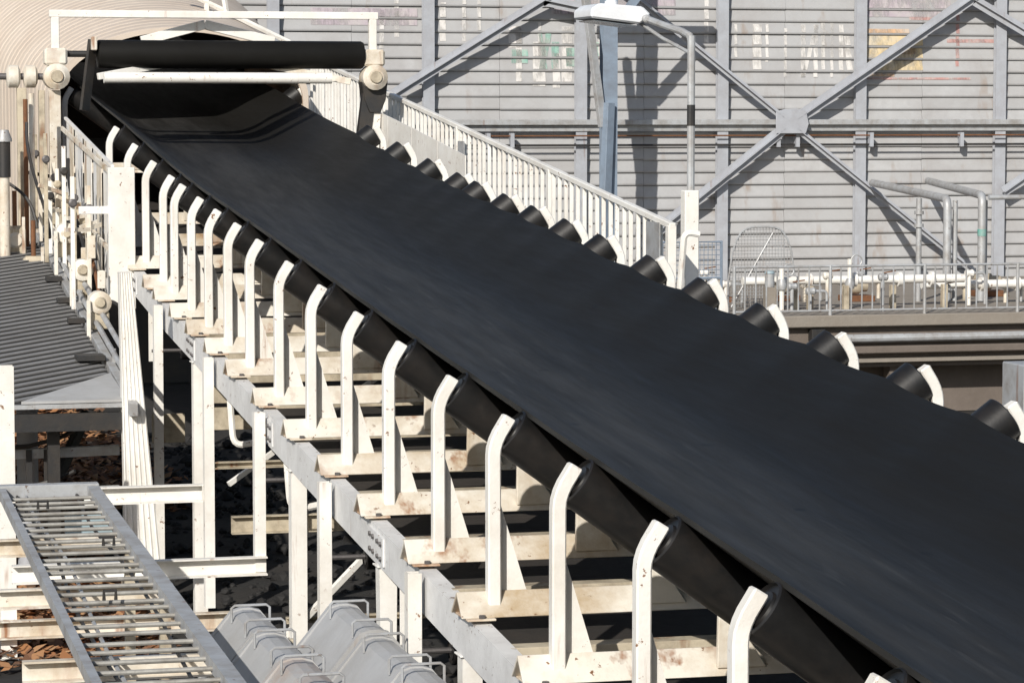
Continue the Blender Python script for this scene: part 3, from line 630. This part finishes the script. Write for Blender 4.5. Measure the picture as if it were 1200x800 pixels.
for x in (1.95, .4): put('roof_post', MB().box(x-.04,x+.04,20.2,20.28,0,rz(x,20.2)-.10), 'black_steel', rf)
for x in (1.95, .4): put('roof_post', MB().box(x-.04,x+.04,25.8,25.88,0,rz(x,25.8)-.10), 'black_steel', rf)
# rails below the roof
t = root('pipe_railing', (1.9,20.4,0), 'grey two-rail guard fence below the lean-to roof', 'railing')
for k, z in enumerate((1.08,.80)):
    put('rail', MB().beam((.6,20.45,z-.03),(2.42,20.45,z),.05,.07), 'galvanised', t, bev=.004)
    put('cable', MB().tube([(.6,20.38,z-.0),(1.8,20.38,z+.05),(2.0,20.36,z+.10),(2.1,20.3,z+.16)], .016, 6), 'black_steel', t)
for x in (1.66, 1.80, 1.92): put('strap', MB().box(x-.02,x+.02,20.40,20.412,.72,1.10), 'black_steel', t)
put('blue_grey_pipe', MB().lathe((1.86,21.2,0),(0,0,1),[(0,.075),(1.42,.075)],18), 'blue_grey_steel', label='stout blue grey upright pipe under the lean-to roof', category='pipe')
put('blue_grey_pipe', MB().lathe((1.62,21.2,0),(0,0,1),[(0,.03),(1.3,.03)],12), 'blue_grey_steel', label='slim blue grey upright pipe left of the stout one', category='pipe')
put('diagonal_strut', MB().beam((1.97,20.7,.75),(2.25,20.9,1.3),.06,.06), 'black_steel', label='black diagonal strut under the lean-to roof', category='strut')
put('blue_panel', MB().box(1.93,2.26,19.3,19.34,.66,.80), 'pale_blue', label='small pale blue panel behind the ladder top', category='box', bev=.004)  # thin flat panel standing upright, not a closed box

# ------------------------------------------------------------------ machinery along the far left side
hr = root('side_handrail', (2.3,24,1.6), 'pair of slanting grey pipe rails beside the lean-to roof edge', 'railing')
for dx, dz in ((.0,.10),(.09,.16)):
    put('rail', MB().tube([(2.47+dx*.5,20.4,rz(2.41,20.4)+dz),(2.47+dx*.5,27.0,rz(2.41,27.0)+dz)], .02, 8), 'galvanised', hr)
for k in range(6): yy = 21.2+k*1.1; put('stub', MB().tube([(2.48,yy,rz(2.41,yy)-.02),(2.48,yy,rz(2.41,yy)+.12)], .016, 6), 'galvanised', hr)
for k, (yy, zz) in enumerate(((22.3,1.98),(23.5,2.16),(24.7,2.4),(26.0,2.62))):
    t = root('bearing_block', (2.52,yy,zz-.35), 'cream bearing block with pale hanger plate on the far left side, %s from the casing' % ORD[k], 'bearing', 'bearing blocks at the far left')
    put('housing', MB().lathe((2.50,yy-.1,zz),(0,1,0),[(0,.05),(.02,.085),(.16,.085),(.2,.05)],16), 'white_beam', t)
    put('base', MB().box(2.43,2.57,yy-.06,yy+.06,zz-.20,zz-.07), 'dirty_cream', t, bev=.008)
    put('plate', MB().box(2.395,2.425,yy-.12,yy-.10,zz-.34,zz+.02), 'white_beam', t, bev=.003)
    put('cap', MB().lathe((2.50,yy-.125,zz),(0,1,0),[(0,.03),(.025,.045)],12), 'dirty_cream', t)
    put('drum', MB().lathe((2.60,yy+.22,zz-.12),(0,1,0),[(0,.12),(.25,.12)],16), 'black_steel', t)
    put('stay', MB().beam((2.5,yy,zz-.2),(2.62,yy-.5,zz-.62),.03,.06), 'white_beam', t)
t = root('cream_pipe', (2.02,26.2,0), 'upright cream pipe with black sleeve at the far left edge', 'pipe')
put('pipe_run', MB().tube([(2.08,25.6,1.2),(2.08,25.6,2.84)], .045, 12), 'white_beam', t); put('sleeve', MB().lathe((2.08,25.6,2.84),(0,0,1),[(0,.055),(.30,.055)],14), 'black_steel', t); put('neck', MB().lathe((2.08,25.6,3.14),(0,0,1),[(0,.07),(.02,.07),(.10,.04)],12), 'galvanised', t)
put('cross_channel', MB().box(.4,2.3,26.75,26.83,2.02,2.14), 'white_beam', bev=.004, label='cream kerb channel at the top end of the lean-to roof', category='beam')
for k, (x, y, z) in enumerate(((2.18,25.8,2.30),(2.30,25.4,2.06),(1.93,26.4,2.2))):
    t = root('gear_housing', (x,y,z-.2), ['cream gear housing beside the upright cream pipe','smaller cream gear housing below the first','cream gear housing left of the upright pipe'][k], 'gearbox', 'gear housings at the far left')
    put('casing', MB().box(x-.09,x+.09,y-.08,y+.08,z-.14,z+.12), 'dirty_cream', t, bev=.03); put('cover', MB().lathe((x,y-.10,z),(0,1,0),[(0,.05),(.02,.07)],14), 'white_beam', t)
    put('stem', MB().tube([(x,y,z+.12),(x,y,z+.42)], .02, 8), 'rusty_steel', t); put('bracket_plate', MB().box(x+.05,x+.075,y-.14,y-.12,z-.3,z+.2), 'white_beam', t)
for k, (x, y, z0, z1, r, m) in enumerate(((2.30,26.0,1.5,3.5,.02,'rusty_steel'),(2.36,26.1,1.6,3.55,.026,'white_beam'),(2.16,26.3,1.5,3.2,.02,'dirty_cream'),(1.86,26.2,1.4,3.1,.03,'white_beam'))):
    put('riser_pipe', MB().tube([(x,y,z0),(x,y,z1)], r, 8), m, label=['thin rusty riser pipe at the far left','thin cream riser pipe right beside the rusty one','thin grimy riser pipe behind the gear housings','cream riser pipe at the left picture edge'][k], category='pipe', group='riser pipes at the far left')
put('blue_drum', MB().lathe((1.72,27.5,1.3),(0,0,1),[(0,.26),(.02,.28),(.5,.28),(.52,.29),(.54,.28),(1.2,.28),(1.22,.2)],20), 'mast_paint', label='dull blue drum behind the machinery at the left edge', category='drum')

for k, (p, m0) in enumerate((([(2.30,25.9,3.3),(2.26,25.7,2.9),(2.44,25.4,2.6),(2.40,25.0,2.35)],'black_steel'),([(2.56,25.0,3.0),(2.50,24.6,2.7),(2.58,24.2,2.45),(2.60,23.6,2.0)],'black_steel'),([(2.0,26.0,2.9),(2.2,25.9,2.7),(2.32,25.8,2.75),(2.36,25.7,2.4)],'black_steel'),([(2.62,24.2,2.5),(2.56,23.6,2.3),(2.60,23.0,2.1),(2.55,22.4,1.6)],'rusty_steel'))):
    put('hose', MB().tube([Vector(p[0])*(1-u)**3+Vector(p[1])*3*u*(1-u)**2+Vector(p[2])*3*u*u*(1-u)+Vector(p[3])*u**3 for u in [j/14 for j in range(15)]], .014, 6), m0, label=['black hose hanging from the drive couplings','black hose curving down beside the pale side guard','black hose looping between the cream pipes','rusty cable sagging below the bearing blocks'][k], category='hose', group='hoses at the far left')
rk = random.Random(21)
for k in range(10):
    y = 23.0+k*.40; x = 2.50+rk.uniform(-.16,.10); z0 = rz(2.4,y)+.05; z1 = min(z0+rk.uniform(.5,1.25), tip(y)-.05); m0 = rk.choice(['white_paint','white_beam','white_paint','dirty_cream'])
    t = root('guard_stake', (x,y,z0), 'thin cream upright stake in the far left machinery, %s from the ribbed casing' % ORD[k], 'stake', 'thin stakes at the far left')
    put('upright', MB().box(x-.016,x+.016,y-.02,y+.02,z0,z1), m0, t, bev=.003)
    put('cross_arm', MB().beam((x-.06,y-.024,z0+(z1-z0)*.6),(x+.14,y+.1,z0+(z1-z0)*.6+rk.uniform(-.1,.1)),.022,.03), rk.choice(['white_beam','black_steel','rusty_white']), t)
    put('clip', MB().lathe((x,y-.05,z0+(z1-z0)*.8),(0,1,0),[(0,.02),(.01,.034),(.03,.034)],10), rk.choice(['black_steel','bolt_steel','dirty_cream']), t)
rk = random.Random(9)
for k in range(9):
    y = 22.6+k*.42; z = rz(2.41,y)+.34+rk.uniform(-.1,.25); x = 2.56+rk.uniform(-.04,.05)
    t = root('steel_bracket', (x,y,z-.1), 'small cream steel bracket beside the side guard, %s from the ribbed casing' % ORD[k], 'bracket', 'small brackets at the far left')
    put('plate', MB().box(x-.03,x+.03,y-.01,y+.01,z-.12,z+rk.uniform(.0,.10)), rk.choice(['white_beam','dirty_cream','rusty_white','dirty_cream']), t, bev=.004)
    put('arm', MB().beam((x,y,z),(x+.06,y+.25,z-rk.uniform(-.05,.2)),.03,.035), rk.choice(['black_steel','white_beam','rusty_steel']), t)
# ------------------------------------------------------------------ take-up roller frame across the belt
YR = 26.6
sf = root('roller_gantry', (4.05,YR,2.6), 'white gantry frame spanning the belt in front of the hood', 'gantry')
put('top_bar', MB().box(2.57,5.52,YR-.03,YR+.03,4.22,4.285), 'white_paint', sf, bev=.005)
put('lower_bar', MB().tube([(3.02,YR-.22,3.69),(5.05,YR-.22,3.69)], .05, 14), 'white_paint', sf)
for a, b in (((3.97,4.17),(3.40,4.02)),((3.97,4.17),(4.60,4.02))): put('rafter', MB().beam((a[0],YR+.16,a[1]),(b[0],YR+.16,b[1]),.05,.085), 'white_paint', sf, bev=.004)
put('brace', MB().beam((2.98,YR-.12,3.70),(3.75,YR+.1,3.84),.05,.06), 'white_paint', sf, bev=.004)
put('brace', MB().beam((4.55,YR+.05,3.80),(5.25,YR-.1,3.66),.05,.06), 'white_beam', sf, bev=.004)
for x in (2.62, 5.47):
    put('post', MB().beam((x,YR,3.78),(x,YR,4.22),.07,.07), 'white_paint', sf, bev=.005)
    hb = put('bearing', MB().lathe((x,YR-.16,3.70),(0,1,0),[(0,.07),(.03,.115),(.22,.115),(.26,.07)],18), 'white_beam', sf); put('bearing_cap', MB().lathe((x,YR-.18,3.70),(0,1,0),[(0,.05),(.03,.06)],14), 'dirty_cream', hb)
    put('bearing_foot', MB().box(x-.10,x+.10,YR-.09,YR+.09,3.80,3.95), 'white_beam', sf, bev=.02)
put('leg', MB().beam((5.44,YR,3.6),(5.30,YR,2.55),.10,.12), 'black_steel', sf, bev=.004); put('leg', MB().beam((5.50,YR-.02,3.6),(5.44,YR-.02,2.5),.03,.10), 'white_paint', sf)  # thick right leg coloured black for the shade it stands in
put('leg', MB().box(2.56,2.66,YR-.05,YR+.05,1.2,3.58), 'white_beam', sf, bev=.004); put('leg', MB().box(2.47,2.52,YR-.05,YR+.05,1.2,3.58), 'dirty_cream', sf, bev=.004)
put('motor_box', MB().prism([(5.36,3.68),(5.60,3.68),(5.58,3.50),(5.53,3.38),(5.43,3.38),(5.38,3.50)], 'y', YR-.06, YR+.12), 'black_steel', sf, bev=.008)
tr = root('take_up_roller', (4.17,YR,3.75), 'long black roller lying across the gantry above the belt', 'roller')
put('drum', MB().lathe((2.98,YR,3.90),(1,0,0),[(0,.06),(.01,.115),(.02,.125),(2.38,.125),(2.40,.115),(2.41,.06)],28), 'belt_rubber', tr)
put('axle', MB().tube([(2.7,YR,3.90),(5.48,YR,3.90)], .03, 10), 'black_steel', tr)
put('end_flange', MB().beam((2.95,YR-.02,4.02),(2.86,YR-.1,3.40),.03,.10), 'black_steel', tr); put('clamp', MB().box(2.925,2.975,YR-.14,YR-.06,3.93,4.05), 'white_beam', tr, bev=.006)
cp = root('drive_coupling', (2.38,YR,3.6), 'row of cream shaft couplings left of the gantry', 'coupling')
for x, l_, r_ in ((2.40,.12,.10),(2.25,.12,.10)): put('hub', MB().lathe((x-l_/2,YR,3.70),(1,0,0),[(0,.06),(.02,r_),(l_-.02,r_),(l_,.06)],18), 'white_beam', cp)
put('shaft', MB().tube([(2.05,YR,3.70),(2.52,YR,3.70)], .03, 10), 'bolt_steel', cp); put('pedestal', MB().box(2.28,2.36,YR-.05,YR+.05,1.2,3.6), 'dirty_cream', cp, bev=.004)

# ------------------------------------------------------------------ walkway railing on the right of the belt
wr = root('walkway_railing', (5.8,22,2.2), 'white vertical-bar railing climbing beside the right of the belt', 'railing')
RX = 5.8
def rt(y): return 2.69+.1015*(y-18.71)
put('top_rail', MB().beam((RX,18.55,rt(18.55)-.02),(RX,32,rt(32)-.02),.045,.04), 'white_paint', wr, bev=.005)
put('bottom_rail', MB().beam((RX,18.55,rt(18.55)-.93),(RX,32,rt(32)-.93),.03,.04), 'white_paint', wr, bev=.004)
bm_ = MB().box(-.014,.014,-.014,.014,0,.89).mesh('baluster','white_paint',bev=.003)
y = 18.66
while y < 31.5: inst('baluster', bm_, (RX+random.uniform(-.003,.003), y, rt(y)-.93), wr); y += .168
pm_ = MB().box(-.028,.028,-.028,.028,-1.4,.93).mesh('post','white_paint',bev=.004)
for yy in (18.58, 21.6, 24.6, 27.6): inst('post', pm_, (RX,yy,rt(yy)-.95), wr)
put('sign_plate', MB().box(RX-.03,RX-.022,18.75,19.05,rt(18.9)-.40,rt(18.9)-.04), 'galvanised', wr); put('sign_plate', MB().box(RX-.03,RX-.022,24.3,24.52,rt(24.4)-.42,rt(24.4)-.12), 'galvanised', wr)
put('end_pipe', MB().tube(bend((RX,18.5,rt(18.5)-.9),(RX,18.3,rt(18.5)-.04),(RX+.10,18.3,rt(18.3)-.04),.06), .022, 8), 'white_paint', wr)
kp = root('kick_panel', (5.5,25,2.2), 'white sheet panel with wavy lower edge beside the far right rollers', 'panel')
ys = [23.3,24.3,25.3,26.3,27.4]
for a, b in zip(ys, ys[1:]): put('panel_sheet', MB().prism([(a+.006,tip(a)-.5),(b-.006,tip(b)-.5),(b-.006,tip(b)-.04),(a+.006,tip(a)-.04)], 'x', 5.545, 5.553), 'white_paint', kp)
put('walkway_plate', MB().prism([(8,tip(8)-1.0),(32,tip(32)-1.0),(32,tip(32)-.96),(8,tip(8)-.96)], 'x', 5.56, 6.3), 'galvanised', label='grey walkway plate beside the belt under the white railing', category='walkway')
# lamp post
lp = root('lamp_post', (6.1,19.1,0), 'slim grey lamp post with white base box and overhanging flat lamp', 'lamp')
put('base_box', MB().box(6.045,6.145,19.06,19.16,.3,2.87), 'white_paint', lp, bev=.006)
put('pole', MB().tube([(6.10,19.11,2.87),(6.10,19.11,3.90)], .027, 10), 'galvanised', lp)
put('pole_band', MB().tube([(6.10,19.11,3.30),(6.10,19.11,3.44)], .0285, 10), 'black_steel', lp)
put('arm', MB().tube([(6.10,19.11,3.80),(6.10,19.11,3.86),(6.097,19.14,3.90),(6.08,19.25,3.93),(6.02,19.5,3.98),(5.99,20.0,4.06)], .025, 10), 'galvanised', lp); put('arm', MB().tube([(6.10,19.11,3.78),(6.02,19.5,3.89),(5.99,20.0,4.02)], .013, 8), 'galvanised', lp)
hd = put('lamp_head', MB().prism([(5.60,4.035),(5.95,3.995),(6.03,4.06),(5.97,4.115),(5.66,4.135),(5.60,4.095)], 'y', 19.8, 20.25), 'lamp_white', lp, bev=.012)
put('lens', MB().prism([(5.63,4.023),(5.93,3.987),(5.93,3.981),(5.63,4.017)], 'y', 19.83, 20.22), 'lamp_glass', hd); put('photocell', MB().lathe((5.80,20.0,4.115),(0,0,1),[(0,.05),(.04,.045),(.06,.02)],12), 'lamp_white', hd)
put('knuckle', MB().lathe((5.99,19.76,4.03),(0,1,0),[(0,.02),(.01,.03),(.05,.03)],12), 'galvanised', hd)
# grey cabinet at the right edge
t = root('grey_cabinet', (6.75,15,0), 'pale grey steel cabinet at the right picture edge beyond the belt', 'cabinet')
put('body', MB().box(6.74,7.3,15.0,15.4,0,2.01), 'galvanised', t, bev=.006); put('corner_post', MB().box(6.69,6.732,14.96,15.0,0,2.03), 'grey_channel', t, bev=.004)

# ------------------------------------------------------------------ cable ladder at the lower left
ld = root('cable_ladder', (1.55,13.6,1.25), 'grey steel ladder lying level in the lower left corner', 'ladder')
LZ = 1.32; la, lb_ = 1.30, 1.795
def skew(y): return -.0215*(16.4-y)
for x0, x1 in ((la-.018,la+.018),(lb_-.032,lb_+.032)):
    s = 1 if x0 < 1.5 else -1
    mb = MB().prism([(x0,LZ-.03),(x1,LZ-.03),(x1,LZ-.023),((x0+x1)/2-.008*s+.004,LZ-.023),((x0+x1)/2-.008*s+.004,LZ+.016),(x1,LZ+.016),(x1,LZ+.023),(x0,LZ+.023)], 'y', 9.2, 16.4)
    mb.v = [(v[0]+skew(v[1]), v[1], v[2]) for v in mb.v]; put('side_rail', mb, 'galvanised', ld)
mat('rung_steel', (0.38,0.37,0.34), 0.6, 0.2, grime=(0.14,0.12,0.10), gscale=9, gamt=0.7)
rm = MB().tube([(la+.01,0,0),(lb_-.03,0,0)], .010, 8).mesh('rung', 'rung_steel')
y = 9.4; i = 0
while y < 16.2: inst('rung', rm, (skew(y), y+random.uniform(-.02,.02), LZ-.01), ld); y += .205; i += 1
put('end_plate', MB().box(la-.03,lb_+.035,16.41,16.5,LZ-.05,LZ+.035), 'galvanised', ld, bev=.004)
for k, y in enumerate((9.9, 11.7, 13.5, 15.1)):
    chan_beam('ladder_support', (1.10+skew(y),y,LZ-.165), 1.90+skew(y), .09, .07, 'white channel beam carrying the ladder, %s from the bottom edge' % ORD[k], grp='beams under the ladder')
    put('support_leg', MB().box(1.84+skew(y),1.89+skew(y),y+.008,y+.06,0,LZ-.166), 'dirty_cream', label='cream leg under the right end of the %s ladder beam' % ORD[k], category='leg', group='legs under the ladder')
for k, (x, y) in enumerate(((1.42,12.6),(1.60,14.2),(1.42,15.6))):
    put('cable_clamp', MB().tube([(x,y,LZ+.01),(x,y,LZ+.05),(x+.05,y,LZ+.05),(x+.05,y,LZ+.01)], .008, 6), 'black_steel', label='small black cable clamp on the ladder, %s from the bottom edge' % ORD[k], category='clamp', group='cable clamps')
for k, x in enumerate((1.40,1.44,1.70)):
    put('cable', MB().tube([(x+skew(9.2+j*.6)+.02*math.sin(j*.9+k), 9.2+j*.6, LZ-.03+.006*math.sin(j*1.7)) for j in range(13)], .009, 6), ['black_steel','galvanised','black_steel'][k], label=['thin black cable lying on the left of the ladder','thin grey cable lying on the ladder beside the black one','thin black cable near the right rail of the ladder'][k], category='cable', group='cables on the ladder')

# ------------------------------------------------------------------ faceted grey covers with handles
def cover(x, y0, y1, z, label, mt='cover_grey', sc=1.0):
    t = root('machine_cover', (x,(y0+y1)/2,z-.42), label, 'cover', 'faceted grey covers with handles')
    hw = .205*sc
    prof = [(-hw,-.40),(-hw,-.19),(-hw*.30,-.012),(-hw*.1,0),(hw*.1,0),(hw*.30,-.012),(hw,-.19),(hw,-.40)]
    put('shell', MB().prism([(x+a,z+b) for a, b in prof], 'y', y0, y1), mt, t, smooth=False)
    for yy in (y0, y1-.03):
        lp_ = [(x+a*1.03,z+b+.007) for a, b in prof]
        put('lip', MB().prism(lp_, 'y', yy-.004, yy+.034), mt, t, smooth=False)
    for yy in (y0+.06, y1-.16):
        put('handle', MB().tube([(x-.085,yy,z-.035),(x-.085,yy,z+.028),(x-.07,yy,z+.040),(x+.07,yy,z+.040),(x+.085,yy,z+.028),(x+.085,yy,z-.035)], .006, 6), 'galvanised', t)
    for s in (-1, 1):
        put('latch', MB().box(x+s*hw-.012+(s*.006),x+s*hw+.012+(s*.006),(y0+y1)/2-.04,(y0+y1)/2+.04,z-.24,z-.19), 'bolt_steel', t, bev=.003)
    put('stand', MB().box(x-hw*.8,x+hw*.8,y0+.05,y1-.05,0,z-.402), 'black_steel', t)
cover(2.09,12.42,13.02,1.20,'grey faceted cover at the far end of the left row')
cover(2.085,11.74,12.37,1.20,'grey faceted cover second from the far end of the left row')
cover(2.08,11.06,11.69,1.215,'brown stained faceted cover in the left row near the bottom edge','cover_rusty')
cover(2.075,10.38,11.01,1.20,'nearest grey faceted cover of the left row, mostly below the picture')
cover(2.53,12.30,13.02,1.20,'long grey faceted cover at the far end of the right row')
cover(2.525,11.52,12.25,1.185,'grey faceted cover second from the far end of the right row')
cover(2.52,10.72,11.47,1.20,'nearest grey faceted cover of the right row')
cover(1.02,9.6,10.6,1.28,'light grey cover in the bottom left corner')
put('yellow_tag', MB().box(2.30,2.37,13.3,13.34,.9,1.0), 'dirty_cream', label='small cream box beside the far covers', category='box', bev=.005)

# ------------------------------------------------------------------ loose coal and dead leaves
rg = random.Random(11)
mb = MB()
ico = [(0,0,1),(.89,0,.45),(.28,.85,.45),(-.72,.53,.45),(-.72,-.53,.45),(.28,-.85,.45),(.72,.53,-.45),(-.28,.85,-.45),(-.89,0,-.45),(-.28,-.85,-.45),(.72,-.53,-.45),(0,0,-1)]
icf = [(0,1,2),(0,2,3),(0,3,4),(0,4,5),(0,5,1),(1,6,2),(2,7,3),(3,8,4),(4,9,5),(5,10,1),(6,7,2),(7,8,3),(8,9,4),(9,10,5),(10,6,1),(11,7,6),(11,8,7),(11,9,8),(11,10,9),(11,6,10)]
for k in range(5200):
    y = rg.uniform(9, 31); x = rg.uniform(.5, 9) if rg.random() < .75 else rg.uniform(1.5, 4.5)
    s = rg.uniform(.012, .05)*(1.7 if rg.random() < .12 else 1)
    mb.add([(x+a*s*rg.uniform(.7,1.3), y+b*s*rg.uniform(.7,1.3), s*.4+c*s*.7) for a, b, c in ico], icf)
put('coal_lumps', mb, 'coal_lump', kind='stuff', smooth=False, label='loose black coal lumps scattered on the ground', category='coal')
mb = MB()
for k in range(28000):
    y = rg.uniform(18, 36); x = rg.gauss(2.3, .6)
    if x > 3.8 or (y < 25 and x > 2.5): continue
    s = rg.uniform(.03,.075); a = rg.uniform(0,6.28); tx = rg.uniform(-.5,.5); z = .02+rg.uniform(0,.05)
    d = Vector((math.cos(a), math.sin(a), tx))*s; e = Vector((-math.sin(a), math.cos(a), rg.uniform(-.5,.5)))*s*.55; c = Vector((x,y,z+abs(tx)*s))
    mb.add([c-d, c+e, c+d, c-e], [(0,1,2,3)])
put('dead_leaves', mb, 'dead_leaf', kind='stuff', smooth=False, label='brown dead leaves littering the ground under the lean-to roof', category='leaves')
S.render.resolution_x = 1024; S.render.resolution_y = 682
